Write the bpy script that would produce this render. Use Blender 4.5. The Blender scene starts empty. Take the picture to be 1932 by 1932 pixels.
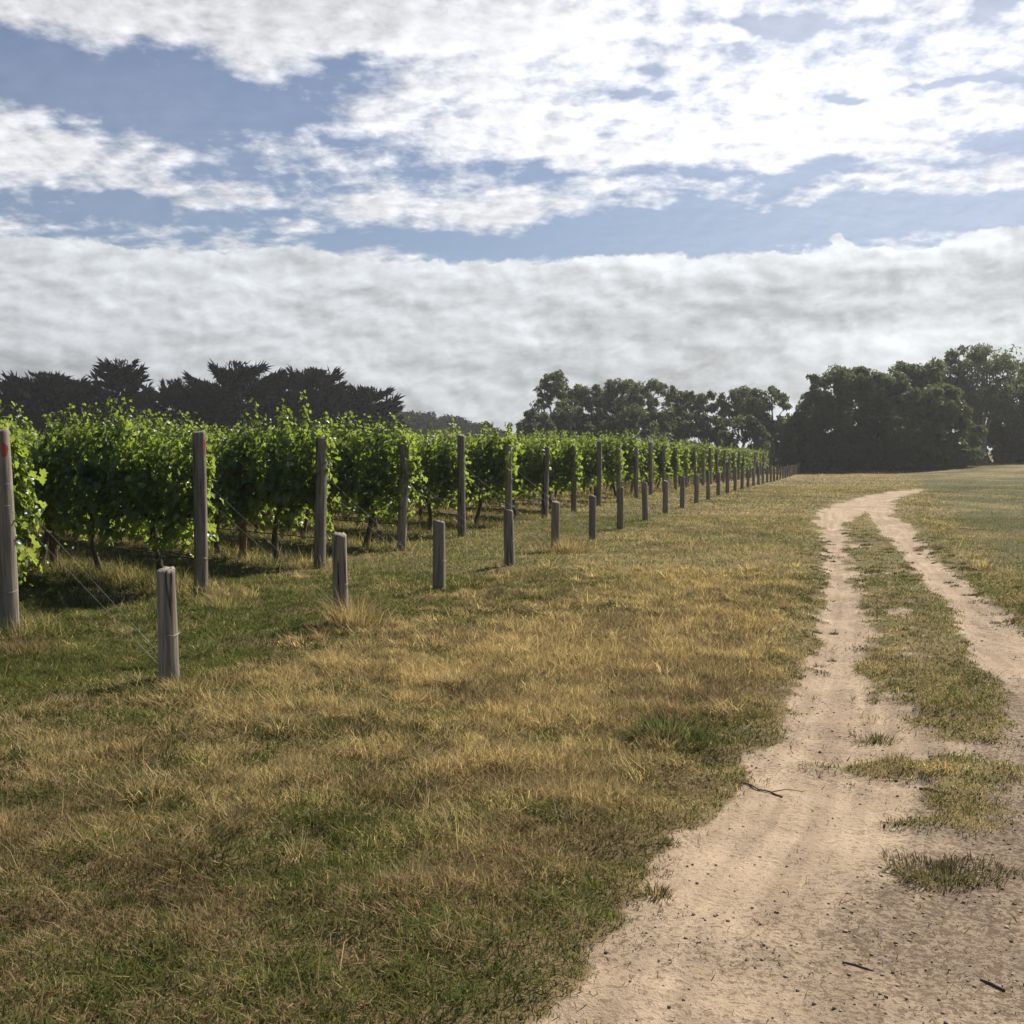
import bpy, math, random
import numpy as np
from mathutils import Vector, Matrix
R = math.radians
rng = np.random.default_rng(11)
random.seed(5)
scene = bpy.context.scene
COL = scene.collection

# ------------------------------------------------------------------ camera geometry
EYE, FPX, HALF = 1.60, 2040.0, 966.0          # measured on the photograph at 1932 px
PITCH = math.atan(119 / FPX)

def sstep(a, b, x):
    t = np.clip((np.asarray(x, float) - a) / (b - a), 0, 1)
    return t * t * (3 - 2 * t)

def flat_at(px, py):
    """a point of the photograph on level ground"""
    cx, cy = (px - HALF) / FPX, (HALF - py) / FPX
    d = (cx, math.cos(PITCH) + cy * math.sin(PITCH), -math.sin(PITCH) + cy * math.cos(PITCH))
    t = -EYE / d[2]
    return np.array([d[0] * t, d[1] * t])

# ------------------------------------------------------------------ numpy noise
def _hash(ix, iy, seed):
    h = (ix.astype(np.int64) * 374761393 + iy.astype(np.int64) * 668265263 + seed * 1442695041) & 0xFFFFFFFF
    h = ((h ^ (h >> 13)) * 1274126177) & 0xFFFFFFFF
    return ((h ^ (h >> 16)) & 0xFFFF) / 65535.0

def vnoise(x, y, seed=0):
    ix, iy = np.floor(x), np.floor(y)
    fx, fy = x - ix, y - iy
    fx, fy = fx * fx * (3 - 2 * fx), fy * fy * (3 - 2 * fy)
    a, b = _hash(ix, iy, seed), _hash(ix + 1, iy, seed)
    c, d = _hash(ix, iy + 1, seed), _hash(ix + 1, iy + 1, seed)
    return (a + (b - a) * fx) * (1 - fy) + (c + (d - c) * fx) * fy

def fbm(x, y, scale, oct=4, seed=0):
    s, amp, tot = 0, 1.0, 0
    x, y = np.asarray(x, float) * scale, np.asarray(y, float) * scale
    for o in range(oct):
        s = s + amp * vnoise(x, y, seed + o * 17)
        tot += amp
        amp *= .55
        x, y = x * 2.03 + 5.3, y * 2.03 + 1.7
    return s / tot - .5                        # about -0.5 .. 0.5

def poly_sd(x, y, poly):
    """signed distance to a polygon, positive inside"""
    x, y = np.asarray(x, float), np.asarray(y, float)
    d = np.full(x.shape, 1e9)
    ins = np.zeros(x.shape, bool)
    n = len(poly)
    for i in range(n):
        ax, ay = poly[i]
        bx, by = poly[(i + 1) % n]
        ex, ey = bx - ax, by - ay
        L = ex * ex + ey * ey + 1e-12
        t = np.clip(((x - ax) * ex + (y - ay) * ey) / L, 0, 1)
        d = np.minimum(d, np.hypot(x - ax - t * ex, y - ay - t * ey))
        c = ((ay > y) != (by > y)) & (x < ex * (y - ay) / (ey if abs(ey) > 1e-12 else 1e-12) + ax)
        ins ^= c
    return np.where(ins, d, -d)

# ------------------------------------------------------------------ the track on the ground
L_EDGE = [flat_at(*p) for p in [(1085, 1868), (1160, 1720), (1255, 1605), (1338, 1530), (1395, 1445), (1470, 1385), (1508, 1290),
          (1543, 1180), (1556, 1080), (1546, 1000), (1543, 962), (1575, 948), (1640, 931), (1740, 917)]]
R_EDGE = [flat_at(*p) for p in [(1745, 921), (1690, 940), (1688, 970), (1728, 992), (1752, 1038), (1814, 1087), (1862, 1130), (1940, 1182)]]
TRACK = [np.array([-6., -14.]), np.array([-1.6, -2.]), np.array([-.34, 2.4])] + L_EDGE + R_EDGE + [np.array([4.85, 8.5]), np.array([4.0, 5.0]), np.array([3.2, 1.]), np.array([0., -14.])]
STRIP = [flat_at(*p) for p in [(1634, 964), (1592, 984), (1585, 1010), (1592, 1040), (1598, 1085), (1622, 1120), (1642, 1180), (1628, 1250), (1618, 1318), (1665, 1350),
         (1715, 1372), (1760, 1398), (1882, 1398), (1880, 1350), (1872, 1300), (1834, 1205), (1780, 1130), (1742, 1085), (1700, 1038), (1654, 990)]]
TUFTS = [(1820, 1490, .26, .16), (1650, 1441, .34, .17), (1735, 1452, .26, .13), (1815, 1446, .42, .20), (1800, 1508, .34, .16), (1818, 1548, .30, .15), (1725, 1545, .16, .06)]
TUFTS = [(flat_at(a, b), c, d) for a, b, c, d in TUFTS]

def bare_map(x, y):
    """1 on bare sand, 0 in grass"""
    wob = fbm(x, y, 1.6, 4, 3) * .75 + fbm(x, y, 7., 3, 8) * .5
    sd = poly_sd(x, y, TRACK)
    b = sstep(-.10, .12, sd + wob * np.clip(.25 + .02 * y, .25, .7))
    st = poly_sd(x, y, STRIP)
    s = sstep(-.14, .08, st + wob * .40) * (.8 + .2 * sstep(10, 7, y))
    yl = np.array([p[1] for p in STRIP[:10]])[::-1]; xl = np.array([p[0] for p in STRIP[:10]])[::-1]
    yr = np.array([p[1] for p in STRIP[12:]]); xr = np.array([p[0] for p in STRIP[12:]])
    A, B = np.interp(y, yl, xl), np.interp(y, yr, xr)
    lat = np.clip((x - A) / np.maximum(B - A, .15), 0, 1)
    hole = sstep(.0, .24, fbm(x, y, 3.4, 4, 21) + .20 * (1 - lat) ** 1.5 - .12)
    s = s * (1 - .85 * hole)
    for c, rx, ry in TUFTS:
        q = ((x - c[0]) / rx) ** 2 + ((y - c[1]) / ry) ** 2
        s = np.maximum(s, .8 * sstep(1.4, .1, q + wob * 2.6))
    return np.clip(b * (1 - s), 0, 1), sd, st

def height(x, y):
    x, y = np.asarray(x, float), np.asarray(y, float)
    h = -.46 * sstep(32, 88, y)
    h = h + .75 * sstep(24, 46, x) * sstep(45, 85, y)
    far = sstep(3, 12, np.hypot(x, y))
    h = h + fbm(x, y, .35, 3, 40) * .06 * far - .02 * far
    h = h + fbm(x, y, 2.2, 3, 50) * .06 + fbm(x, y, 6., 2, 55) * .045 * sstep(25, 8, y)
    return h

def height_full(x, y):
    b, sd, st = bare_map(x, y)
    return height(x, y) * 1. - .035 * b - .022 * b * fbm(x, y, 6., 2, 55) * sstep(25, 8, y) + .012 * (fbm(x, y, 7., 2, 60)) , b, sd, st

def hz(x, y):
    return float(height_full(np.array([x]), np.array([y]))[0][0])

# rows of the vineyard
def end_xy(k):
    z = 9.25 + 2.66 * k
    return np.array([.3157 * z - 7.2, z])
ROWD = np.array([-.69, .724]); ROWD /= np.linalg.norm(ROWD)
ROWN = np.array([-ROWD[1], ROWD[0]])
SHORT_Z = [7.37, 9.87, 12.2, 14.7, 17.0, 19.4, 21.7]
while SHORT_Z[-1] < 92: SHORT_Z.append(SHORT_Z[-1] + 2.63)
def short_xy(z): return np.array([.3157 * z - 4.678, z])

def row_dist(x, y):
    """distance to the closest vine row line, behind its end post"""
    p0 = end_xy(0)
    sp = abs(np.dot(end_xy(1) - p0, ROWN))
    q = ((x - p0[0]) * ROWN[0] + (y - p0[1]) * ROWN[1])
    sgn = np.sign(np.dot(end_xy(1) - p0, ROWN))
    kk = q * sgn / sp
    d = np.abs(kk - np.round(kk)) * sp
    kr = np.round(kk)
    ex = p0[0] + kr * (end_xy(1) - p0)[0]
    ey = p0[1] + kr * (end_xy(1) - p0)[1]
    t = (x - ex) * ROWD[0] + (y - ey) * ROWD[1]
    ok = (kr >= 0) & (kr <= 32)
    return np.where(ok, d, 9.), np.where(ok, t, -9.)

GA = flat_at
def blob(x, y, p, rx, ry):
    return np.exp(-(((x - p[0]) / rx) ** 2 + ((y - p[1]) / ry) ** 2))

def straw_map(x, y, sd):
    """0 fresh green grass .. 1 dry straw; and a darker brown dryness"""
    n1, n2, n3 = fbm(x, y, .45, 4, 70), fbm(x, y, 1.7, 4, 80), fbm(x, y, 6., 3, 90)
    s = .50 + .07 * sstep(6, 3.5, y) + n1 * .6 + n2 * .95 + n3 * .9
    # golden dry belt between the anchor posts and the track
    s += .42 * blob(x, y, GA(1210, 1270), 1.7, 2.6) + .25 * blob(x, y, GA(1330, 1140), 2.0, 4.0)
    s += .30 * blob(x, y, GA(950, 1215), 1.1, 1.2) + .30 * blob(x, y, GA(1040, 1420), .9, .7)
    s += .3 * blob(x, y, GA(150, 1420), .5, .35) + .35 * blob(x, y, GA(110, 1590), .35, .25) + .2 * blob(x, y, GA(760, 1480), .9, .5)
    # greener near the vines
    along = x - (.3157 * y - 4.678)
    s -= .38 * sstep(1.2, -.9, along) * sstep(40, 20, y)
    s -= .22 * blob(x, y, GA(830, 1400), .9, .9) + .25 * blob(x, y, GA(560, 1640), .4, .3) + .25 * blob(x, y, GA(250, 1870), .25, .2)
    s -= .35 * blob(x, y, GA(1260, 1390), .6, .4)
    s -= .5 * sstep(.55, .05, -sd) * sstep(28, 12, y) * (.5 + n2)
    right = sstep(0., 1.2, x - (.345 * y + 1.2)) * sstep(9, 12, y)
    s = s * (1 - right) + right * (.16 + n1 * 1.3 + n2 * .6)
    s += .45 * sstep(55, 85, y) * (.6 + n1)
    br = sstep(-.02, .22, fbm(x, y, .9, 3, 120) + .5 * fbm(x, y, 4., 3, 130) + .34 * sstep(6.2, 3.2, y))
    return np.clip(s, 0, 1), br, right

# ------------------------------------------------------------------ mesh helpers
def link(o, parent=None):
    COL.objects.link(o)
    if parent is not None: o.parent = parent
    return o

def mesh_np(name, V, T=None, Q=None, mat=None, parent=None, col=None, floats=None, smooth=False):
    me = bpy.data.meshes.new(name)
    V = np.asarray(V, np.float32)
    me.vertices.add(len(V))
    me.vertices.foreach_set('co', V.ravel())
    loops, starts, n = [], [], 0
    if T is not None and len(T):
        T = np.asarray(T, np.int32); loops.append(T.ravel()); starts.append(np.arange(len(T)) * 3 + n); n += len(T) * 3
    if Q is not None and len(Q):
        Q = np.asarray(Q, np.int32); loops.append(Q.ravel()); starts.append(np.arange(len(Q)) * 4 + n); n += len(Q) * 4
    lp, st = np.concatenate(loops).astype(np.int32), np.concatenate(starts).astype(np.int32)
    me.loops.add(len(lp)); me.loops.foreach_set('vertex_index', lp)
    me.polygons.add(len(st)); me.polygons.foreach_set('loop_start', st)
    if smooth: me.polygons.foreach_set('use_smooth', np.ones(len(st), bool))
    if col is not None:
        a = me.attributes.new('Col', 'FLOAT_COLOR', 'POINT')
        c = np.ones((len(V), 4), np.float32); c[:, :3] = col
        a.data.foreach_set('color', c.ravel())
    for k, v in (floats or {}).items():
        a = me.attributes.new(k, 'FLOAT', 'POINT')
        a.data.foreach_set('value', np.asarray(v, np.float32).ravel())
    me.update(calc_edges=True); me.validate()
    o = bpy.data.objects.new(name, me)
    if mat: me.materials.append(mat)
    return link(o, parent)

class MB:
    def __init__(s): s.V, s.T, s.Q, s.n = [], [], [], 0
    def add(s, V, T=None, Q=None):
        V = np.asarray(V, float)
        if T is not None and len(T): s.T.append(np.asarray(T) + s.n)
        if Q is not None and len(Q): s.Q.append(np.asarray(Q) + s.n)
        s.V.append(V); s.n += len(V)
    def tube(s, pts, rad, sides=8, cap=True, wob=0):
        pts = np.asarray(pts, float); m = len(pts)
        rad = np.full(m, rad) if np.isscalar(rad) else np.asarray(rad, float)
        tan = np.gradient(pts, axis=0); tan /= np.linalg.norm(tan, axis=1)[:, None] + 1e-9
        up = np.array([0, 0, 1.]) if abs(tan[0, 2]) < .8 else np.array([1., 0, 0])
        V = []
        ang = np.arange(sides) * 2 * math.pi / sides
        for i in range(m):
            a = np.cross(tan[i], up); a /= np.linalg.norm(a) + 1e-9
            b = np.cross(tan[i], a)
            r = rad[i] * (1 + wob * rng.uniform(-1, 1, sides))
            V.append(pts[i] + (np.cos(ang) * r)[:, None] * a + (np.sin(ang) * r)[:, None] * b)
        V = np.concatenate(V)
        Q = [(i * sides + j, i * sides + (j + 1) % sides, (i + 1) * sides + (j + 1) % sides, (i + 1) * sides + j) for i in range(m - 1) for j in range(sides)]
        T = []
        if cap:
            V = np.vstack([V, pts[0], pts[-1]])
            a, b = m * sides, m * sides + 1
            T = [(a, (j + 1) % sides, j) for j in range(sides)] + [(b, (m - 1) * sides + j, (m - 1) * sides + (j + 1) % sides) for j in range(sides)]
        s.add(V, T, Q)
    def build(s, name, mat, parent=None, smooth=False):
        return mesh_np(name, np.concatenate(s.V), np.concatenate(s.T) if s.T else None, np.concatenate(s.Q) if s.Q else None, mat, parent, smooth=smooth)

def tag(o, label=None, cat=None, group=None, kind=None):
    if label: o['label'] = label
    if cat: o['category'] = cat
    if group: o['group'] = group
    if kind: o['kind'] = kind
    return o
def empty(name, loc, rz=0):
    o = bpy.data.objects.new(name, None); o.location = loc; o.rotation_euler = (0, 0, rz); o.empty_display_size = .2
    return link(o)
def copy_tree(o):
    c = o.copy(); COL.objects.link(c)
    for ch in o.children:
        d = ch.copy(); COL.objects.link(d); d.parent = c
    return c

# ------------------------------------------------------------------ materials
def new_mat(name):
    m = bpy.data.materials.new(name); m.use_nodes = True
    nt = m.node_tree; nt.nodes.clear()
    return m, nt
class NT:
    def __init__(s, nt): s.nt = nt
    def n(s, typ, **kw):
        nd = s.nt.nodes.new(typ)
        for k, v in kw.items(): setattr(nd, k, v)
        return nd
    def put(s, sock, v):
        if v is None: return
        if hasattr(v, 'is_output') or isinstance(v, bpy.types.NodeSocket): s.nt.links.new(v, sock)
        else:
            if sock.type == 'RGBA' and len(v) == 3: v = (*v, 1)
            sock.default_value = v
    def math(s, op, a, b=None, c=None, clamp=False):
        nd = s.n('ShaderNodeMath', operation=op, use_clamp=clamp)
        s.put(nd.inputs[0], a); s.put(nd.inputs[1], b); s.put(nd.inputs[2], c)
        return nd.outputs[0]
    def mix(s, f, a, b, blend='MIX'):
        nd = s.n('ShaderNodeMix', data_type='RGBA', blend_type=blend)
        s.put(nd.inputs[0], f); s.put(nd.inputs[6], a); s.put(nd.inputs[7], b)
        return nd.outputs[2]
    def ramp(s, f, a, b, lo=0., hi=1.):
        nd = s.n('ShaderNodeMapRange', interpolation_type='SMOOTHSTEP')
        s.put(nd.inputs[0], f); s.put(nd.inputs[1], a); s.put(nd.inputs[2], b); s.put(nd.inputs[3], lo); s.put(nd.inputs[4], hi)
        return nd.outputs[0]
    def noise(s, vec, scale, detail=4, rough=.55, dist=0., out=0):
        nd = s.n('ShaderNodeTexNoise')
        s.put(nd.inputs['Vector'], vec); nd.inputs['Scale'].default_value = scale
        nd.inputs['Detail'].default_value = detail; nd.inputs['Roughness'].default_value = rough; nd.inputs['Distortion'].default_value = dist
        return nd.outputs[out]
    def mapping(s, vec, scale=(1, 1, 1), loc=(0, 0, 0)):
        nd = s.n('ShaderNodeMapping'); s.put(nd.inputs[0], vec); nd.inputs['Scale'].default_value = scale; nd.inputs['Location'].default_value = loc
        return nd.outputs[0]

def foliage_mat(name, base, var, trans, tfac=.4, gloss=.06, rough=.4, attr=False):
    m, nt = new_mat(name); N = NT(nt)
    geo = N.n('ShaderNodeNewGeometry'); ri = geo.outputs['Random Per Island']
    oi = N.n('ShaderNodeObjectInfo').outputs['Random']
    if attr:
        c = N.n('ShaderNodeAttribute', attribute_name='Col').outputs['Color']
        tcol = N.mix(1., c, trans, 'MULTIPLY')
    else:
        c = N.mix(ri, base, var)
        if name == 'vine_leaf': c = N.mix(N.ramp(ri, .95, .97), c, (.22, .20, .04))
        c = N.mix(1., c, N.mix(oi, (.82, .86, .8), (1.15, 1.1, 1.05)), 'MULTIPLY')
        tcol = N.mix(ri, trans, tuple(v * .6 for v in trans))
    d = N.n('ShaderNodeBsdfDiffuse'); N.put(d.inputs[0], c)
    t = N.n('ShaderNodeBsdfTranslucent'); N.put(t.inputs[0], tcol)
    mx = N.n('ShaderNodeMixShader'); mx.inputs[0].default_value = tfac
    nt.links.new(d.outputs[0], mx.inputs[1]); nt.links.new(t.outputs[0], mx.inputs[2])
    last = mx.outputs[0]
    if gloss:
        g = N.n('ShaderNodeBsdfAnisotropic'); g.inputs['Roughness'].default_value = rough; N.put(g.inputs[0], (.9, .95, 1.))
        m2 = N.n('ShaderNodeMixShader'); m2.inputs[0].default_value = gloss
        nt.links.new(last, m2.inputs[1]); nt.links.new(g.outputs[0], m2.inputs[2]); last = m2.outputs[0]
    o = N.n('ShaderNodeOutputMaterial'); nt.links.new(last, o.inputs[0])
    return m

def wood_mat(name, c1, c2, c3, bump=.5):
    m, nt = new_mat(name); N = NT(nt)
    tc = N.n('ShaderNodeTexCoord').outputs['Object']
    oi = N.n('ShaderNodeObjectInfo').outputs['Random']
    off = N.n('ShaderNodeVectorMath', operation='SCALE'); off.inputs[0].default_value = (7., 3., 11.); N.put(off.inputs['Scale'], oi)
    ad = N.n('ShaderNodeVectorMath', operation='ADD'); N.put(ad.inputs[0], tc); N.put(ad.inputs[1], off.outputs[0])
    v = ad.outputs[0]
    grain = N.noise(N.mapping(v, (38, 38, 2.2)), 1., 5, .6)
    blot = N.noise(v, 5., 4, .6)
    crack = N.ramp(N.noise(N.mapping(v, (30, 30, .9)), 1., 3, .5, .6), .33, .41, 1., 0.)
    c = N.mix(N.ramp(grain, .35, .65), c1, c2)
    c = N.mix(N.ramp(blot, .5, .72), c, c3)
    c = N.mix(crack, c, (.025, .02, .015))
    c = N.mix(1., c, N.mix(oi, (.75, .75, .75), (1.2, 1.15, 1.1)), 'MULTIPLY')
    hgt = N.math('SUBTRACT', N.math('MULTIPLY', grain, .6), N.math('MULTIPLY', crack, 1.2))
    b = N.n('ShaderNodeBump'); b.inputs['Strength'].default_value = bump; b.inputs['Distance'].default_value = .02; N.put(b.inputs['Height'], hgt)
    p = N.n('ShaderNodeBsdfPrincipled'); N.put(p.inputs['Base Color'], c); p.inputs['Roughness'].default_value = .85; nt.links.new(b.outputs[0], p.inputs['Normal'])
    o = N.n('ShaderNodeOutputMaterial'); nt.links.new(p.outputs[0], o.inputs[0])
    return m

def plain_mat(name, c1, c2, scale=20., rough=.8, metal=0., bump=.3):
    m, nt = new_mat(name); N = NT(nt)
    tc = N.n('ShaderNodeTexCoord').outputs['Object']
    n = N.noise(tc, scale, 5, .6)
    p = N.n('ShaderNodeBsdfPrincipled'); N.put(p.inputs['Base Color'], N.mix(N.ramp(n, .35, .65), c1, c2)); p.inputs['Roughness'].default_value = rough; p.inputs['Metallic'].default_value = metal
    b = N.n('ShaderNodeBump'); b.inputs['Strength'].default_value = bump; b.inputs['Distance'].default_value = .01; N.put(b.inputs['Height'], n); nt.links.new(b.outputs[0], p.inputs['Normal'])
    o = N.n('ShaderNodeOutputMaterial'); nt.links.new(p.outputs[0], o.inputs[0])
    return m

M_GRASS = foliage_mat('grass_blades', None, None, (1.35, 1.38, 1.1), .40, 0, .45, attr=True)
M_VINE = foliage_mat('vine_leaf', (.038, .074, .014), (.066, .112, .026), (.42, .54, .08), .5, .045, .36)
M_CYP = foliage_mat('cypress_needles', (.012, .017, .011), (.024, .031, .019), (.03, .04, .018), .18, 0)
M_EUC = foliage_mat('eucalypt_leaves', (.078, .096, .052), (.120, .134, .078), (.21, .25, .09), .38, .04, .4)
M_BUSH = foliage_mat('bush_leaves', (.068, .090, .044), (.108, .130, .066), (.19, .24, .08), .42, .03, .45)
M_FAR = foliage_mat('far_wood_leaves', (.022, .034, .020), (.036, .048, .028), (.04, .05, .025), .2, 0)
M_POST = wood_mat('weathered_post', (.150, .128, .102), (.295, .262, .215), (.20, .195, .135))
M_POSTG = wood_mat('greenish_post', (.15, .14, .11), (.27, .25, .19), (.17, .19, .12))
M_RUST = wood_mat('rusty_post', (.12, .06, .04), (.2, .11, .08), (.14, .1, .07))
M_BARK = wood_mat('vine_bark', (.05, .036, .026), (.11, .085, .065), (.08, .075, .05))
M_TRUNK = plain_mat('tree_bark', (.09, .075, .06), (.2, .18, .15), 3., .9)
M_TRUNKP = plain_mat('pale_bark', (.16, .14, .115), (.34, .31, .27), 2.5, .85)
M_DARKBARK = plain_mat('dark_bark', (.035, .03, .025), (.07, .06, .05), 3., .9)
M_WIRE = plain_mat('galvanised_wire', (.20, .20, .20), (.30, .29, .28), 30., .45, .7, 0.)
M_PIPE = plain_mat('black_pipe', (.012, .012, .012), (.03, .03, .03), 30., .5, 0., 0.)
M_RED = plain_mat('red_paint', (.42, .035, .03), (.26, .03, .03), 40., .6, 0., .2)
M_STICK = plain_mat('dead_stick', (.085, .066, .05), (.17, .14, .11), 25., .9)
M_STONE = plain_mat('gravel_stone', (.09, .075, .06), (.36, .29, .22), 9., .9)

def ground_mat():
    m, nt = new_mat('paddock_ground'); N = NT(nt)
    pos = N.n('ShaderNodeNewGeometry').outputs['Position']
    bare = N.n('ShaderNodeAttribute', attribute_name='bare').outputs['Fac']
    gcol = N.n('ShaderNodeAttribute', attribute_name='Col').outputs['Color']
    grav = N.n('ShaderNodeAttribute', attribute_name='gravel').outputs['Fac']
    n_big = N.noise(pos, 1.1, 4, .6)
    n_mid = N.noise(pos, 7., 5, .65)
    n_fin = N.noise(pos, 42., 5, .7)
    n_grit = N.noise(pos, 140., 3, .7)
    sand = N.mix(N.ramp(n_big, .35, .65), (.465, .366, .262), (.385, .30, .213))
    sand = N.mix(N.math('MULTIPLY', N.ramp(n_mid, .48, .72), .55), sand, (.30, .22, .148))
    sand = N.mix(N.math('MULTIPLY', grav, N.ramp(n_mid, .3, .7, .45, 1.)), sand, (.235, .190, .145))
    fin = N.ramp(N.math('ADD', n_fin, N.math('MULTIPLY', grav, .09)), .54, .63)
    sand = N.mix(N.math('MULTIPLY', fin, N.math('ADD', .55, N.math('MULTIPLY', grav, .45))), sand, (.16, .115, .08))
    sand = N.mix(N.math('MULTIPLY', N.ramp(n_grit, .58, .72), .5), sand, (.52, .42, .32))
    ins = N.n('ShaderNodeAttribute', attribute_name='inset').outputs['Fac']
    sx = N.n('ShaderNodeSeparateXYZ'); N.put(sx.inputs[0], pos)
    tr = N.n('ShaderNodeCombineXYZ'); N.put(tr.inputs[0], N.math('MULTIPLY', ins, 9.)); N.put(tr.inputs[1], N.math('MULTIPLY', sx.outputs[1], .55))
    wear = N.noise(tr.outputs[0], 1., 4, .6, .3)
    sand = N.mix(1., sand, N.mix(N.ramp(wear, .3, .7), (.80, .78, .76), (1.10, 1.09, 1.07)), 'MULTIPLY')
    soil = N.mix(1., gcol, N.mix(n_fin, (.55, .5, .45), (1.35, 1.3, 1.2)), 'MULTIPLY')
    edge = N.math('ADD', bare, N.math('MULTIPLY', N.math('SUBTRACT', n_mid, .5), .9))
    edge = N.math('ADD', edge, N.math('MULTIPLY', N.math('SUBTRACT', n_fin, .5), .6))
    c = N.mix(N.ramp(edge, .38, .62), soil, sand)
    hgt = N.math('ADD', N.math('MULTIPLY', n_mid, .5), N.math('ADD', N.math('MULTIPLY', n_fin, .35), N.math('MULTIPLY', n_grit, .12)))
    b = N.n('ShaderNodeBump'); b.inputs['Strength'].default_value = .8; b.inputs['Distance'].default_value = .035; N.put(b.inputs['Height'], hgt)
    p = N.n('ShaderNodeBsdfPrincipled'); N.put(p.inputs['Base Color'], c); p.inputs['Roughness'].default_value = .95
    p.inputs['Specular IOR Level'].default_value = .15
    nt.links.new(b.outputs[0], p.inputs['Normal'])
    o = N.n('ShaderNodeOutputMaterial'); nt.links.new(p.outputs[0], o.inputs[0])
    return m

# ------------------------------------------------------------------ ground
GREEN = np.array([.108, .122, .038]); GREEN2 = np.array([.054, .074, .026])
STRAW = np.array([.44, .352, .188]); BROWN = np.array([.17, .125, .078]); OCHRE = np.array([.31, .232, .122])

def mixc(a, b, t): return a + (b - a) * np.asarray(t)[..., None]

def axis(lo, hi, fine_lo, fine_hi, step, grow):
    v = list(np.arange(fine_lo, fine_hi, step))
    s, p = step, v[-1]
    while p < hi: s *= grow; p += s; v.append(p)
    s, p = step, v[0]
    pre = []
    while p > lo: s *= grow; p -= s; pre.append(p)
    return np.array(pre[::-1] + v)

def gravel_map(x, y):
    sd = poly_sd(x, y, TRACK)
    return np.clip(.05 + .55 * sstep(.55, 1.25, sd + .5 * fbm(x, y, 1.2, 3, 77)) * sstep(8, 5.5, y) + .9 * blob(x, y, GA(1780, 1750), 1.1, .8) + .7 * blob(x, y, GA(1900, 1350), .9, 2.) + fbm(x, y, 1.3, 3, 33) * 1.2 - .5 * blob(x, y, GA(1400, 1560), .8, .7), 0, 1)

def make_ground():
    xs = axis(-900, 900, -5., 6.5, .06, 1.045)
    ys = axis(-120, 1500, 2.2, 9., .05, 1.016)
    X, Y = np.meshgrid(xs, ys)
    x, y = X.ravel(), Y.ravel()
    z, bare, sd, st = height_full(x, y)
    z = z + 9.5 * sstep(170, 330, y) * sstep(40, -25, x)        # the wooded rise far behind
    s, br, right = straw_map(x, y, sd)
    c = mixc(GREEN * 1.0, STRAW * .72, s)
    c = mixc(c, BROWN, .3 + .45 * br)
    c = mixc(c, np.array([.088, .088, .040]), .8 * right * sstep(.6, .2, s))
    ny, nx = X.shape
    i = np.arange(ny * nx).reshape(ny, nx)
    Q = np.stack([i[:-1, :-1], i[:-1, 1:], i[1:, 1:], i[1:, :-1]], -1).reshape(-1, 4)
    o = mesh_np('ground', np.stack([x, y, z], 1), Q=Q, mat=ground_mat(), col=c, floats={'bare': bare, 'gravel': gravel_map(x, y), 'inset': np.clip(sd, -3, 6)}, smooth=True)
    tag(o, kind='structure')
make_ground()

# ------------------------------------------------------------------ grass blades
def blade_mesh(P, az, ln, wd, lean, curl, C, segs=2):
    """P (n,3) roots; returns verts, tris, colours of bent tapering blades"""
    n = len(P)
    d = np.stack([np.cos(az), np.sin(az)], 1)
    sidev = np.stack([-d[:, 1], d[:, 0]], 1)
    tw = rng.uniform(-.9, .9, n)
    sx = sidev * np.cos(tw)[:, None] + d * np.sin(tw)[:, None]
    hw = wd / 2
    def lvl(t):
        ang = lean + curl * t
        h = ln * t * np.cos(ang * .8); r = ln * t * np.sin(ang * .8)
        return P[:, :2] + d * r[:, None], P[:, 2] + h
    V = []
    if segs == 2:
        a, az_ = lvl(0.); b, bz = lvl(.55); c, cz = lvl(1.)
        V = np.stack([np.c_[a - sx * hw[:, None], az_], np.c_[a + sx * hw[:, None], az_],
                      np.c_[b - sx * hw[:, None] * .75, bz], np.c_[b + sx * hw[:, None] * .75, bz], np.c_[c, cz]], 1)
        k = 5; tri = np.array([[0, 1, 3], [0, 3, 2], [2, 3, 4]])
    else:
        a, az_ = lvl(0.); c, cz = lvl(1.)
        V = np.stack([np.c_[a - sx * hw[:, None], az_], np.c_[a + sx * hw[:, None], az_], np.c_[c, cz]], 1)
        k = 3; tri = np.array([[0, 1, 2]])
    V = V.reshape(-1, 3)
    T = (np.arange(n)[:, None, None] * k + tri[None]).reshape(-1, 3)
    return V, T, np.repeat(C, k, 0)

GV, GT, GC, gn = [], [], [], 0
def put_blades(*a, **k):
    global gn
    V, T, C = blade_mesh(*a, **k)
    GV.append(V); GT.append(T + gn); GC.append(C); gn += len(V)

def sample_wedge(n, z0, z1, half=.57, margin=.75):
    zz = np.linspace(z0, z1, 400)
    cum = half * (zz ** 2 - z0 ** 2) / 2 + margin * (zz - z0)
    z = np.interp(rng.uniform(0, cum[-1], n), cum, zz)
    return rng.uniform(-1, 1, n) * (half * z + margin), z

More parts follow.
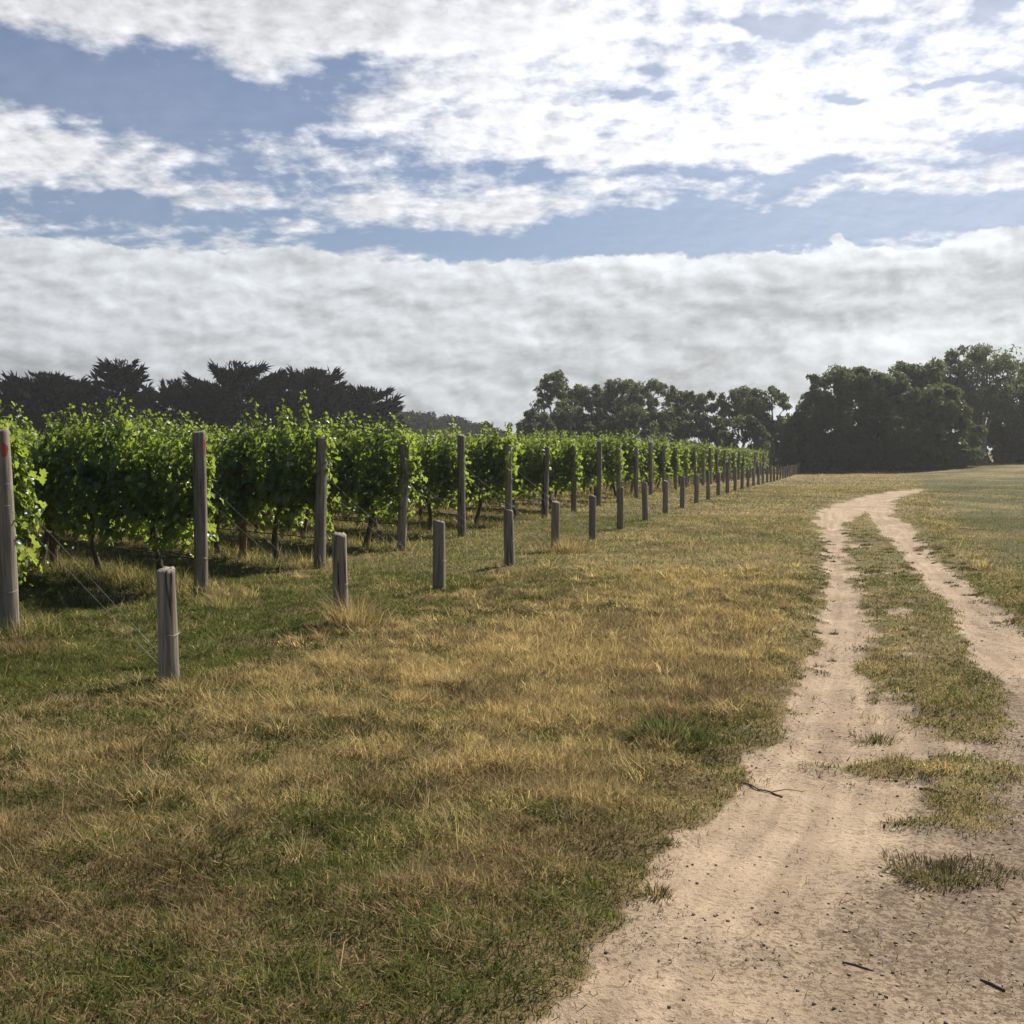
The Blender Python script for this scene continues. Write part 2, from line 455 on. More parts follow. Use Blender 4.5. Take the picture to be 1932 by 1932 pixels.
def grass_zone(z0, z1, dens, segs, wscale):
    area = .57 * (z1 * z1 - z0 * z0) + 1.5 * (z1 - z0)
    n = int(area * dens)
    x, y = sample_wedge(n, z0, z1)
    z, bare, sd, st = height_full(x, y)
    clump = fbm(x, y, 4.5, 3, 150)
    s, br, right = straw_map(x, y, sd)
    edge = sstep(.5, .0, -sd) * (sd < .35)
    keep = rng.uniform(0, 1, n) < (1 - sstep(.12, .62, bare + rng.normal(0, .2, n))) * (.62 + 1.1 * (clump + .35))
    keep &= ~((bare > .5) & (sd > .5) & (st < -.15) & (y < 6.2) & (rng.uniform(0, 1, n) < .0))
    x, y, z, s, br, right, sd, st, clump, edge = [v[keep] for v in (x, y, z, s, br, right, sd, st, clump, edge)]
    n = len(x)
    rd, rt = row_dist(x, y)
    under = sstep(.75, .2, rd) * (rt > -.3) * (y < 60)
    # colours
    r = rng.uniform(0, 1, n)
    isdry = r < np.clip(s * 1.15 - .06 + .35 * under, .05, .96)
    r2 = rng.uniform(0, 1, n)
    dry = mixc(STRAW, OCHRE, r2)
    dry = mixc(dry, BROWN, np.clip(br * .75 * rng.uniform(.3, 1.2, n), 0, 1))
    grn = mixc(GREEN, GREEN2, rng.uniform(0, 1, n))
    grn = mixc(grn, np.array([.115, .12, .035]), rng.uniform(0, .6, n))
    C = np.where(isdry[:, None], dry, grn) * (rng.uniform(.6, 1.7, n) * (1 + 1.1 * clump))[:, None]
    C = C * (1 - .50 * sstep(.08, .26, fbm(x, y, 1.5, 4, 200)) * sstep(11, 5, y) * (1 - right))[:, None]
    # lengths
    gold = sstep(.55, .95, s) * (1 - edge)
    ln = .026 + .034 * rng.uniform(0, 1, n) + .055 * gold * rng.uniform(.2, 1.3, n) + .10 * np.clip(clump, 0, 1)
    ln = ln * (1 - .45 * edge) * (1 - .50 * right)
    ln = ln * np.where(sd > .25, .62, 1.)
    ln = ln + under * rng.uniform(0, .26, n) * (rng.uniform(0, 1, n) < .5)
    flat = rng.uniform(0, 1, n) < .30
    lean = np.where(flat, rng.uniform(1.1, 1.75, n), np.abs(rng.normal(.25, .3, n)))
    curl = np.where(flat, 0., rng.uniform(.1, 1.1, n))
    ln = np.where(flat, ln * 1.1, ln)
    z = z + np.where(flat, rng.uniform(.002, .03, n), -.004)
    az = rng.uniform(0, 2 * math.pi, n)
    wd = rng.uniform(.0026, .0048, n) * wscale * np.where(isdry, .85, 1.1)
    put_blades(np.stack([x, y, z], 1), az, ln, wd, lean, curl, C, segs=segs)

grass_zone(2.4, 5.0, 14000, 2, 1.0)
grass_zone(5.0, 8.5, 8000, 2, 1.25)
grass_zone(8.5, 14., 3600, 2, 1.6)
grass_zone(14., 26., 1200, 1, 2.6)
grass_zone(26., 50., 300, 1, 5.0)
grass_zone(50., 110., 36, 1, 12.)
# thin tall seed stems
n = 5200
x, y = sample_wedge(n, 2.6, 20)
z, bare, sd, st = height_full(x, y)
s, br, right = straw_map(x, y, sd)
k = (bare < .1) & (sd < -.4) & (right < .3) & (rng.uniform(0, 1, n) < .25 + .75 * sstep(.4, .8, s))
m = int(k.sum())
put_blades(np.stack([x, y, z], 1)[k], rng.uniform(0, 6.28, m), rng.uniform(.12, .30, m), np.full(m, .0028) * np.clip(y[k] / 6, 1, 3), np.abs(rng.normal(.35, .25, m)), rng.uniform(.2, .9, m), mixc(STRAW * 1.15, OCHRE, rng.uniform(0, 1, m)), segs=2)
# tussocks: clumps that lean apart, mats of flattened straw, ragged dark turf along the wheel ruts
def tussocks(cx, cy, rad, per, lmin, lmax, ca, cb, flat=False, wd=.0036):
    m = len(cx)
    idx = np.repeat(np.arange(m), per); n = len(idx)
    a, r = rng.uniform(0, 6.28, n), np.sqrt(rng.uniform(0, 1, n))
    x, y = cx[idx] + np.cos(a) * r * rad[idx], cy[idx] + np.sin(a) * r * rad[idx] * .9
    z = height_full(x, y)[0]
    kk = rng.uniform(.75, 1.25, m)[idx] * (1 - .35 * r)
    base_az = rng.uniform(0, 6.28, m)[idx]
    az = base_az + rng.normal(0, .55, n) if flat else a + rng.normal(0, .7, n)
    tone = rng.uniform(.65, 1.35, m)[idx] * rng.uniform(.6, 1.5, n)
    C = mixc(np.array(ca), np.array(cb), rng.uniform(0, 1, n)) * tone[:, None]
    lean = rng.uniform(1.0, 1.6, n) if flat else np.abs(rng.normal(.15, .25, n)) + .5 * r
    w = np.clip(y / 5., 1, 3)
    put_blades(np.stack([x, y, z + (rng.uniform(.0, .035, n) if flat else -.004)], 1), az, rng.uniform(lmin, lmax, n) * kk * np.clip(y / 5.5, .55, 1), rng.uniform(.75, 1.25, n) * wd * w * np.clip(y / 4.5, .7, 1), lean, np.zeros(n) if flat else rng.uniform(.2, 1.2, n), C, segs=2)
def spots(n, z0, z1, f):
    x, y = sample_wedge(n, z0, z1)
    z, bare, sd, st = height_full(x, y)
    sm, br, right = straw_map(x, y, sd)
    k = f(bare, sd, sm, right)
    return x[k], y[k]
x, y = spots(900, 2.5, 13, lambda b, sd, sm, r: (b < .1) & (sd < -.15) & (r < .3) & (sm < .62))
tussocks(x, y, rng.uniform(.04, .15, len(x)), 85, .05, .11, GREEN2 * .9, GREEN * 1.1)
x, y = spots(800, 2.5, 15, lambda b, sd, sm, r: (b < .1) & (sd < -.3) & (r < .3) & (sm > .45))
tussocks(x, y, rng.uniform(.05, .16, len(x)), 80, .08, .20, STRAW * 1.1, OCHRE)
x, y = spots(900, 2.5, 12, lambda b, sd, sm, r: (b < .1) & (sd < -.2) & (r < .3) & (sm > .38))
tussocks(x, y, rng.uniform(.05, .17, len(x)), 60, .06, .16, STRAW * .95, BROWN, flat=True)
x, y = spots(5200, 2.5, 20, lambda b, sd, sm, r: (np.abs(sd + .06) < .24) & (rng.uniform(0, 1, len(b)) < .55))
tussocks(x, y, rng.uniform(.03, .13, len(x)), 60, .02, .055, GREEN2 * .85, BROWN * 1.05)
x, y = spots(4200, 2.8, 22, lambda b, sd, sm, r: (b < .7) & (sd > .25) & (rng.uniform(0, 1, len(b)) < .7))
tussocks(x, y, rng.uniform(.04, .13, len(x)), 60, .02, .055, GREEN2 * .9, BROWN * 1.15)
x, y = spots(2600, 2.6, 9, lambda b, sd, sm, r: (b > .8) & (sd > .4) & (rng.uniform(0, 1, len(b)) < .06))
tussocks(x, y, rng.uniform(.02, .09, len(x)), 22, .012, .035, GREEN2, BROWN * 1.2)
# dead litter lying on the sand
n = 170000
x, y = sample_wedge(n, 2.4, 14)
z, bare, sd, st = height_full(x, y)
k = (bare > .3) & (rng.uniform(0, 1, n) < .10 + .5 * gravel_map(x, y))
m = int(k.sum())
put_blades(np.stack([x, y, z + .006], 1)[k], rng.uniform(0, 6.28, m), rng.uniform(.006, .03, m), rng.uniform(.002, .005, m), rng.uniform(1.5, 1.9, m), np.zeros(m), mixc(BROWN * .55, STRAW * .8, rng.uniform(0, 1, m) ** 2), segs=1)
g = mesh_np('grass', np.concatenate(GV), T=np.concatenate(GT), mat=M_GRASS, col=np.concatenate(GC))
tag(g, kind='stuff', label='patchy green and straw coloured grass over the paddock', cat='grass')
del GV, GT, GC

# ------------------------------------------------------------------ tufts that stand on their own
def tuft(name, px, py, rad, n, lmin, lmax, cols, label, cat, group=None, spread=.9, wd=.004, xy=None):
    p = flat_at(px, py) if xy is None else np.array(xy)
    a = rng.uniform(0, 6.28, n)
    r = rad * rng.uniform(0, 1, n) ** .7 * (.45 + 1.1 * vnoise(np.cos(a) * 2.2 + px, np.sin(a) * 2.2 + py, 5))
    x, y = p[0] + np.cos(a) * r, p[1] + np.sin(a) * r * .8
    z = height_full(x, y)[0]
    z0 = hz(*p)
    P = np.stack([x - p[0], y - p[1], z - z0 - .005], 1)
    az = a + rng.normal(0, .6, n)
    C = mixc(np.array(cols[0]), np.array(cols[1]), rng.uniform(0, 1, n)) * rng.uniform(.7, 1.2, n)[:, None]
    V, T, C = blade_mesh(P, az, rng.uniform(lmin, lmax, n), rng.uniform(.7, 1.3, n) * wd, np.abs(rng.normal(.3, .25, n)) * (.4 + spread * r / rad), rng.uniform(.2, 1.1, n), C, segs=2)
    o = mesh_np(name, V, T=T, mat=M_GRASS, col=C)
    o.location = (p[0], p[1], z0)
    return tag(o, label, cat, group)
DG = (tuple(GREEN2 * 1.0), tuple(GREEN * 1.1))
ST = (tuple(STRAW * 1.1), tuple(OCHRE))
tuft('grass_tuft', 1785, 1634, .23, 1300, .02, .065, (GREEN2 * 1.2, BROWN * 1.3), 'low dark tuft of grass alone on the sand, nearest of the track tufts', 'grass tuft', 'tufts on the bare track')
tuft('grass_tuft', 1236, 1678, .07, 160, .03, .07, (GREEN2, OCHRE), 'tiny grass tuft at the sandy edge left of the wheel rut', 'grass tuft', 'tufts on the bare track')
tuft('grass_tuft', 1650, 1382, .13, 260, .03, .07, (BROWN, GREEN), 'thin brownish tuft in the bare patch between the two ruts', 'grass tuft', 'tufts on the bare track')
tuft('grass_weed', 1262, 1392, .17, 260, .10, .24, ((.085, .115, .04), (.2, .2, .09)), 'bright green arching weed in dry grass beside the left rut', 'weed', wd=.007)
tuft('straw_tuft', 668, 1182, .22, 700, .20, .46, ST, 'tall golden straw tuft growing against the second short post', 'straw tuft', 'dry tufts by the anchor posts', wd=.005)
tuft('straw_tuft', 1072, 1040, .38, 600, .16, .36, ST, 'dry orange straw tuft hiding the foot of the fifth short post', 'straw tuft', 'dry tufts by the anchor posts', wd=.008)
tuft('straw_tuft', 425, 1142, .24, 420, .10, .26, (STRAW, (.16, .17, .06)), 'pale grass tuft at the foot of the second tall post', 'straw tuft', 'dry tufts by the anchor posts', wd=.006)
tuft('straw_tuft', 50, 1222, .26, 420, .06, .16, (BROWN, OCHRE), 'brown dead grass tuft at the foot of the red marked post', 'straw tuft', 'dry tufts by the anchor posts', wd=.005)
tuft('straw_tuft', 355, 1302, .22, 400, .06, .16, (STRAW, (.19, .19, .07)), 'yellowish grass tuft leaning on the nearest short post', 'straw tuft', 'dry tufts by the anchor posts', wd=.0045)

# ------------------------------------------------------------------ gravel and sticks
def make_gravel():
    base = []
    phi = (1 + 5 ** .5) / 2
    ico = np.array([(-1, phi, 0), (1, phi, 0), (-1, -phi, 0), (1, -phi, 0), (0, -1, phi), (0, 1, phi), (0, -1, -phi), (0, 1, -phi), (phi, 0, -1), (phi, 0, 1), (-phi, 0, -1), (-phi, 0, 1)]) / 1.9
    F = np.array([(0, 11, 5), (0, 5, 1), (0, 1, 7), (0, 7, 10), (0, 10, 11), (1, 5, 9), (5, 11, 4), (11, 10, 2), (10, 7, 6), (7, 1, 8), (3, 9, 4), (3, 4, 2), (3, 2, 6), (3, 6, 8), (3, 8, 9), (4, 9, 5), (2, 4, 11), (6, 2, 10), (8, 6, 7), (9, 8, 1)])
    n = 60000
    x, y = sample_wedge(n, 2.4, 12)
    z, bare, sd, st = height_full(x, y)
    k = (bare > .45) & (rng.uniform(0, 1, n) < .12 + .88 * gravel_map(x, y))
    x, y, z = x[k], y[k], z[k]; n = len(x)
    sz = .0018 + .0055 * rng.uniform(0, 1, n) ** 4
    big = rng.uniform(0, 1, n) < .0010
    sz = np.where(big, rng.uniform(.008, .014, n), sz)
    jit = ico[None] * rng.uniform(.55, 1.45, (n, 12, 1)) * sz[:, None, None] * np.stack([rng.uniform(.8, 1.4, n), rng.uniform(.8, 1.4, n), rng.uniform(.5, .9, n)], 1)[:, None]
    V = jit + np.stack([x, y, z + sz * .25], 1)[:, None]
    T = (np.arange(n)[:, None, None] * 12 + F[None]).reshape(-1, 3)
    cc = mixc(np.array([.09, .07, .055]), np.array([.42, .33, .24]), rng.uniform(0, 1, n))
    cc[big] = np.array([.15, .115, .085])
    m, nt = new_mat('gravel'); N = NT(nt)
    d = N.n('ShaderNodeBsdfPrincipled'); N.put(d.inputs['Base Color'], N.n('ShaderNodeAttribute', attribute_name='Col').outputs['Color']); d.inputs['Roughness'].default_value = .95
    o = N.n('ShaderNodeOutputMaterial'); nt.links.new(d.outputs[0], o.inputs[0])
    ob = mesh_np('gravel', V.reshape(-1, 3), T=T, mat=m, col=np.repeat(cc, 12, 0))
    tag(ob, 'small stones and clods strewn over the sandy track', 'gravel', kind='stuff')
make_gravel()

def stick(p0, p1, rad, label, bend=.04, twig=True):
    a, b = flat_at(*p0), flat_at(*p1)
    L = np.linalg.norm(b - a); d = (b - a) / L; s = np.array([-d[1], d[0]])
    mb = MB()
    t = np.linspace(0, 1, 9)
    pts = []
    for q in t:
        w = bend * math.sin(q * 4) * L * .7 + rng.normal(0, .01) * L
        xy = a + d * L * q + s * w
        pts.append([xy[0] - a[0], xy[1] - a[1], hz(*xy) - hz(*a) + rad * .5 + .002 * math.sin(q * 3.1)])
    pts = np.array(pts)
    mb.tube(pts, np.linspace(rad * .7, rad, 9), 6, wob=.2)
    if twig:
        e = pts[6]
        mb.tube([e, e + np.array([d[0] * .05 + s[0] * .05, d[1] * .05 + s[1] * .05, .015]), e + np.array([d[0] * .12 + s[0] * .09, d[1] * .12 + s[1] * .09, .012])], [rad * .6, rad * .5, rad * .3], 5)
    o = mb.build('stick', M_STICK, smooth=True)
    o.location = (a[0], a[1], hz(*a))
    tag(o, label, 'stick', 'fallen sticks on the track')
stick((1385, 1470), (1478, 1497), .0045, 'long dark forked stick poking out of the grass onto the sand')
stick((1850, 1826), (1897, 1848), .0045, 'short dark stick on the gravelly sand by the frame corner', twig=False)
stick((1590, 1798), (1650, 1806), .004, 'thin brown stick in the gravel of the near track', twig=False)
stick((1795, 1495), (1735, 1480), .006, 'thin bent stick lying beside the grass patch between the ruts', twig=False)

# ------------------------------------------------------------------ posts
def post_mesh(name, hgt, r, mat, seed, parent=None, sides=16):
    rs = np.random.default_rng(seed)
    hs = np.concatenate([[-.25], np.linspace(0, hgt - .03, 9), [hgt - .012, hgt]])
    ang = np.arange(sides) * 2 * math.pi / sides
    prof = 1 + rs.normal(0, .035, sides)
    V = []
    for i, h in enumerate(hs):
        rr = r * (1.04 - .08 * max(h, 0) / hgt) * prof * (1 + rs.normal(0, .012, sides))
        if i == len(hs) - 1: rr = rr * .86
        off = np.array([math.sin(h * 2.1 + seed) * .008, math.cos(h * 1.7 + seed) * .008])
        zt = h + (rs.normal(0, .004, sides) + .012 * np.cos(ang + seed) if i >= len(hs) - 2 else 0)
        V.append(np.stack([np.cos(ang) * rr + off[0], np.sin(ang) * rr + off[1], np.zeros(sides) + zt], 1))
    m = len(hs); V = np.concatenate(V)
    Q = [(i * sides + j, i * sides + (j + 1) % sides, (i + 1) * sides + (j + 1) % sides, (i + 1) * sides + j) for i in range(m - 1) for j in range(sides)]
    V = np.vstack([V, [[0, 0, hgt + .002]]])
    T = [(m * sides, (m - 1) * sides + j, (m - 1) * sides + (j + 1) % sides) for j in range(sides)]
    return mesh_np(name, V, T, Q, mat, parent, smooth=False)

ORD = 'first second third fourth fifth sixth seventh eighth ninth tenth eleventh twelfth thirteenth fourteenth fifteenth sixteenth seventeenth eighteenth nineteenth twentieth'.split()
TENS = {2: 'twenty', 3: 'thirty'}
def ordinal(k):
    k += 1
    if k <= 20: return ORD[k - 1]
    if k == 30: return 'thirtieth'
    return TENS[k // 10] + '-' + ORD[k % 10 - 1]

NROW = 33
tall_src = [post_mesh('end_post', 1.74, .078, M_POST, 100 + i) for i in range(5)]
tall = []
def ring(mb, z, r, w=.0022):
    a = np.linspace(0, 2 * math.pi, 17)
    mb.tube(np.stack([np.cos(a) * r, np.sin(a) * r, z + .01 * np.sin(a * 2)], 1), w, 5, cap=False)
for k in range(NROW):
    src = tall_src[k % 5]
    o = src if k < 5 else src.copy()
    if k >= 5: COL.objects.link(o)
    x, y = end_xy(k)
    o.location = (x - (.05 if k == 0 else 0), y, hz(x, y))
    o.rotation_euler = (random.uniform(-.012, .012), -.030 + random.uniform(-.022, .022), random.uniform(0, 6.28) if k >= 2 else k)
    if k < 5: o.rotation_euler.z = k * 1.3
    # lean in world terms: rotate Z first
    o.rotation_mode = 'ZYX' if False else 'XYZ'
    sc = random.uniform(.95, 1.05)
    if k in (4, 11): sc = 1.07
    o.scale = (.95, .95, sc)
    tall.append(o)
    lab = 'weathered grey end post of the %s vine row' % ordinal(k)
    if k == 0: lab = 'thick grey end post with a big red mark, beside the left frame edge'
    if k == 1: lab = 'tall grey end post with a small red mark near its top'
    tag(o, lab, 'post', 'tall end posts of the vine rows')
# wire ties round the nearest posts
for k in range(5):
    for z in (.40, 1.12, 1.30):
        mb = MB(); ring(mb, z, .081); mb.build('wire_tie', M_WIRE, tall[k])
def red_mark(k, z, w, h, azim):
    mb = MB()
    r = .0835; na = 7
    V, Q = [], []
    zs = np.linspace(-h / 2, h / 2, 6)
    for zz in zs:
        ww = w * (1 - .55 * (zz / (h / 2)) ** 2) * (1.0 + .15 * math.sin(zz * 70))
        for a in np.linspace(-ww / r / 2, ww / r / 2, na): V.append((math.cos(azim + a) * r, math.sin(azim + a) * r, z + zz))
    for i in range(5):
        for j in range(na - 1): Q.append((i * na + j, i * na + j + 1, (i + 1) * na + j + 1, (i + 1) * na + j))
    mb.add(V, None, Q)
    mb.build('red_mark', M_RED, tall[k])
red_mark(0, 1.57, .09, .11, math.atan2(-9.25, 4.28) + .25 - tall[0].rotation_euler.z)
red_mark(1, 1.58, .05, .17, math.atan2(-12, 3.4) + .75 - tall[1].rotation_euler.z)

short_src = [post_mesh('anchor_post', .78, .068, M_POST if i != 2 else M_POSTG, 300 + i) for i in range(4)]
short = []
for k, zz in enumerate(SHORT_Z):
    src = short_src[k % 4] if k != 6 else short_src[0]
    o = src if k < 4 else src.copy()
    if k >= 4: COL.objects.link(o)
    x, y = short_xy(zz)
    o.location = (x, y, hz(x, y))
    o.rotation_euler = (random.uniform(-.02, .02), -.02 + random.uniform(-.02, .02), k * 1.7)
    sc = random.uniform(.96, 1.06) if k < 6 else random.uniform(.98, 1.22)
    o.scale = (1, 1, sc)
    short.append(o)
    lab = 'short round anchor post, %s from the near end of its line' % ordinal(k)
    if k == 0: lab = 'short thick anchor post standing nearest, in front of the first vines'
    if k == 2: lab = 'pale greenish short anchor post with a flat top, third of its line'
    tag(o, lab, 'post', 'short anchor posts in front of the rows')
for k in range(4):
    mb = MB(); ring(mb, .34, .073); mb.build('wire_tie', M_WIRE, short[k])

# stay wires from each end post down to its anchor
def wire(name, a, b, r, mat, sag=0., n=6, sides=5):
    a, b = np.array(a), np.array(b)
    t = np.linspace(0, 1, n)
    pts = (b - a)[None] * t[:, None]
    pts[:, 2] -= sag * np.sin(t * math.pi)
    mb = MB(); mb.tube(pts, r, sides)
    o = mb.build(name, mat, smooth=True); o.location = tuple(a)
    return o
for k in range(6):
    p, q = end_xy(k), short_xy(SHORT_Z[k])
    if k == 0: p = p - np.array([.05, 0])
    d = (q - p) / np.linalg.norm(q - p)
    zp, zq = hz(*p), hz(*q)
    for j, (h0, h1) in enumerate(((1.30, .14), (1.12, .06))):
        o = wire('stay_wire', (p[0] + d[0] * .05, p[1] + d[1] * .05, zp + h0), (q[0] - d[0] * .06, q[1] - d[1] * .06, zq + h1), (.0014, .0014, .0018, .002, .0022, .0024)[k], M_WIRE)
        tag(o, '%s of two thin stay wires from the %s end post to its short post' % (('upper', 'lower')[j], ordinal(k)), 'wire', 'stay wires')
for k in range(7):
    p = end_xy(k); e = p + ROWD * 13
    o = wire('drip_pipe', (p[0], p[1], hz(*p) + .40), (e[0], e[1], hz(*e) + .42), .008, M_PIPE, .03, 10)
    tag(o, 'thin black drip pipe along the foot of the %s vine row' % ordinal(k), 'pipe', 'drip pipes under the vines')

# ------------------------------------------------------------------ vines
half_leaf = [(.05, -.20), (.26, -.36), (.44, -.20), (.40, -.02), (.62, .16), (.42, .26), (.34, .36), (.30, .58), (.14, .56)]
LEAF = [(0, 0)] + half_leaf + [(0, .82)] + [(-a, b) for a, b in half_leaf[::-1]]
LEAF = np.array(LEAF) * .78
LF = np.array([(0, i, i + 1) for i in range(1, len(LEAF) - 1)])
def leaf_batch(P, nrm, tipdir, size):
    """grape leaves at P with blade normal nrm, tip towards tipdir"""
    n = len(P)
    nrm = nrm / np.linalg.norm(nrm, axis=1)[:, None]
    t = tipdir - (tipdir * nrm).sum(1)[:, None] * nrm
    t = t / (np.linalg.norm(t, axis=1)[:, None] + 1e-9)
    s = np.cross(t, nrm)
    lx, ly = LEAF[:, 0], LEAF[:, 1]
    fold = rng.uniform(-.1, .45, n); droop = rng.uniform(.0, .45, n)
    lz = fold[:, None] * np.abs(lx)[None] - droop[:, None] * (ly ** 2)[None] + rng.normal(0, .05, (n, len(LEAF)))
    V = P[:, None] + size[:, None, None] * (lx[None, :, None] * s[:, None] + ly[None, :, None] * t[:, None] + lz[:, :, None] * nrm[:, None])
    T = (np.arange(n)[:, None, None] * len(LEAF) + LF[None]).reshape(-1, 3)
    return V.reshape(-1, 3), T

def make_vine(idx, tallest=2.1, shoots=26, wild=0):
    rs = np.random.default_rng(900 + idx)
    root = empty('grape_vine', (0, 0, 0))
    mb = MB()
    ph = rs.uniform(0, 6)
    tz = np.linspace(-.08, .80, 9)
    tp = np.stack([.05 * np.sin(tz * 5 + ph), .05 * np.cos(tz * 4 + ph), tz], 1)
    mb.tube(tp, np.linspace(.046, .034, 9) * (1 + .15 * rs.uniform(-1, 1, 9)), 8, wob=.18)
    top = tp[-1]
    for sgn in (-1, 1):
        t = np.linspace(0, 1, 7)
        ap = np.stack([top[0] + sgn * .88 * t, top[1] * (1 - t) + .02 * np.sin(t * 9), top[2] + .10 * np.sin(np.minimum(t * 2.2, 1.57)) + .02 * np.sin(t * 14)], 1)
        mb.tube(ap, np.linspace(.028, .014, 7), 6, wob=.2)
    mb.build('trunk', M_BARK, root, smooth=True)
    P, Nn, Td, S = [], [], [], []
    st = MB()
    for i in range(shoots + wild):
        x0 = rs.uniform(-.92, .92); side = rs.choice([-1, 1])
        L = rs.uniform(.70, 1.05) * (tallest - .88)
        if i >= shoots: L = (tallest - .88) * rs.uniform(1.10, 1.28)
        kind = rs.uniform()
        nn = int(L / .05)
        t = np.linspace(0, 1, nn)
        lx = rs.normal(0, .16); ly = side * rs.uniform(.02, .22)
        if kind < .16 and i < shoots:                      # flops out and hangs
            pts = np.stack([x0 + lx * t, side * (.12 + .32 * t), .86 + .55 * np.sin(t * 2.6) * L - .50 * t ** 2], 1)
        elif kind < .25 and i < shoots:                    # low hanging shoot or sucker
            pts = np.stack([x0 + .2 * lx * t, side * (.08 + .25 * t), .85 - .50 * t + .1 * np.sin(t * 3)], 1)
        else:
            bow = np.sin(t * math.pi * .9)
            pts = np.stack([x0 + lx * t + .03 * np.sin(t * 9 + i), ly * bow + .03 * np.sin(t * 7 + i), .86 + L * t], 1)
        st.tube(pts[::3] if len(pts[::3]) > 2 else pts, np.linspace(.006, .0025, len(pts[::3]) if len(pts[::3]) > 2 else len(pts)), 4, cap=False)
        for j in range(1, nn):
            m = 3 if t[j] < .72 else 2
            for q in range(m):
                a = rs.uniform(0, 6.28)
                off = np.array([math.cos(a) * .7, math.sin(a), rs.uniform(-.3, .5)]) * rs.uniform(.03, .16) * (1 - .5 * t[j])
                p = pts[j] + off
                out = np.array([off[0], off[1] + .35 * np.sign(p[1] + 1e-6) * .1, 0]); out /= np.linalg.norm(out) + 1e-6
                P.append(p); Nn.append(out * rs.uniform(.3, 1.) + np.array([0, 0, rs.uniform(.1, 1.1)]) + rs.normal(0, .35, 3))
                Td.append(out + np.array([0, 0, -rs.uniform(.3, 1.6)]) + rs.normal(0, .3, 3))
                S.append(rs.uniform(.075, .125) * (1 - .45 * max(0, t[j] - .6) / .4))
    # inner fill so that the hedge is dense
    nf = 900
    fx, fy, fz = rs.uniform(-.95, .95, nf), rs.normal(0, .17, nf), rs.uniform(.54, tallest - .28, nf)
    for i in range(nf):
        P.append((fx[i], fy[i], fz[i]))
        o = np.array([rs.normal(0, .4), np.sign(fy[i]) * rs.uniform(.2, 1), rs.uniform(.1, .9)])
        Nn.append(o); Td.append(np.array([o[0], o[1], -1.2]) + rs.normal(0, .3, 3)); S.append(rs.uniform(.09, .135))
    V, T = leaf_batch(np.array(P, float), np.array(Nn, float), np.array(Td, float), np.array(S, float))
    mesh_np('canopy', V, T=T, mat=M_VINE, parent=root)
    st.build('shoots', M_VINE, root, smooth=True)
    return root

protos = [make_vine(i, 2.09 + .10 * ((i * 7) % 5 - 2) / 2, 34 + i % 3, 1 if i % 4 == 1 else 0) for i in range(7)]
wildv = make_vine(20, 2.18, 38, 3)
used = set()
RZ = math.atan2(ROWD[1], ROWD[0])
for k in range(NROW):
    p = end_xy(k)
    nv = 8 if k < 3 else 7 if k < 12 else 4
    for j in range(nv):
        t = .98 + 1.8 * j + random.uniform(-.08, .08)
        pos = p + ROWD * t
        vi = (k * 3 + j * 5 + (k * j) % 4) % 7
        if (k, j) == (2, 0): src = wildv
        else: src = protos[vi]
        if src.name in used: o = copy_tree(src)
        else: o = src; used.add(src.name)
        o.location = (pos[0], pos[1], hz(*pos))
        o.rotation_euler = (0, 0, RZ + (math.pi if random.random() < .5 else 0) + random.uniform(-.04, .04))
        zsc = random.uniform(.95, 1.05) * (1.01 if k == 1 else 1.)
        o.scale = (random.uniform(.97, 1.08), random.uniform(.9, 1.15), zsc)
        row = ordinal(k)
        lab = 'leafy grape vine, %s behind the %s end post' % (ordinal(j), row)
        if (k, j) == (2, 0): lab = 'tall wild grape vine with long loose shoots, first behind the third end post'
        tag(o, lab, 'grape vine', 'grape vines in the trellised rows')
# posts inside the rows
src = post_mesh('trellis_post', 1.85, .055, M_RUST, 500)
first = True
for k in range(10):
    for j, t in enumerate((4.25, 9.7) if k != 2 else (2.05, 7.6)):
        if first: o, first = src, False
        else:
            o = src.copy(); COL.objects.link(o)
        pos = end_xy(k) + ROWD * t
        o.location = (pos[0], pos[1], hz(*pos)); o.rotation_euler = (random.uniform(-.03, .03), random.uniform(-.03, .03), k + j)
        tag(o, 'slim reddish trellis post, %s inside the %s vine row' % (ordinal(j), ordinal(k)), 'post', 'trellis posts inside the rows')

# ------------------------------------------------------------------ trees
def rand_dirs(n, up=0.):
    d = rng.normal(0, 1, (n, 3)); d[:, 2] += up
    return d / np.linalg.norm(d, axis=1)[:, None]

def leaf_rhombs(P, axis_, L, W):
    n = len(P)
    axis_ = axis_ / np.linalg.norm(axis_, axis=1)[:, None]
    s = np.cross(axis_, rng.normal(0, 1, (n, 3))); s /= np.linalg.norm(s, axis=1)[:, None] + 1e-9
    bend = np.cross(axis_, s)
    a, b = P - axis_ * L[:, None] / 2, P + axis_ * L[:, None] / 2
    mid = P + bend * (L * .08)[:, None]
    V = np.stack([a, mid + s * W[:, None] / 2, b, mid - s * W[:, None] / 2], 1).reshape(-1, 3)
    i = np.arange(n)[:, None] * 4
    T = np.concatenate([i + np.array([0, 1, 2]), i + np.array([0, 2, 3])])
    return V, T

def px_tree(px, top, wpx, Y):
    """foot, height and width of a tree whose top stands at (px, top) of the photograph, Y metres away"""
    x = (px - HALF) / FPX * Y * 1.002
    gz = hz(x, Y) + float(9.5 * sstep(170, 330, Y) * sstep(40, -25, x))
    return x, gz, EYE + (847 - top) / FPX * Y - gz, wpx / FPX * Y

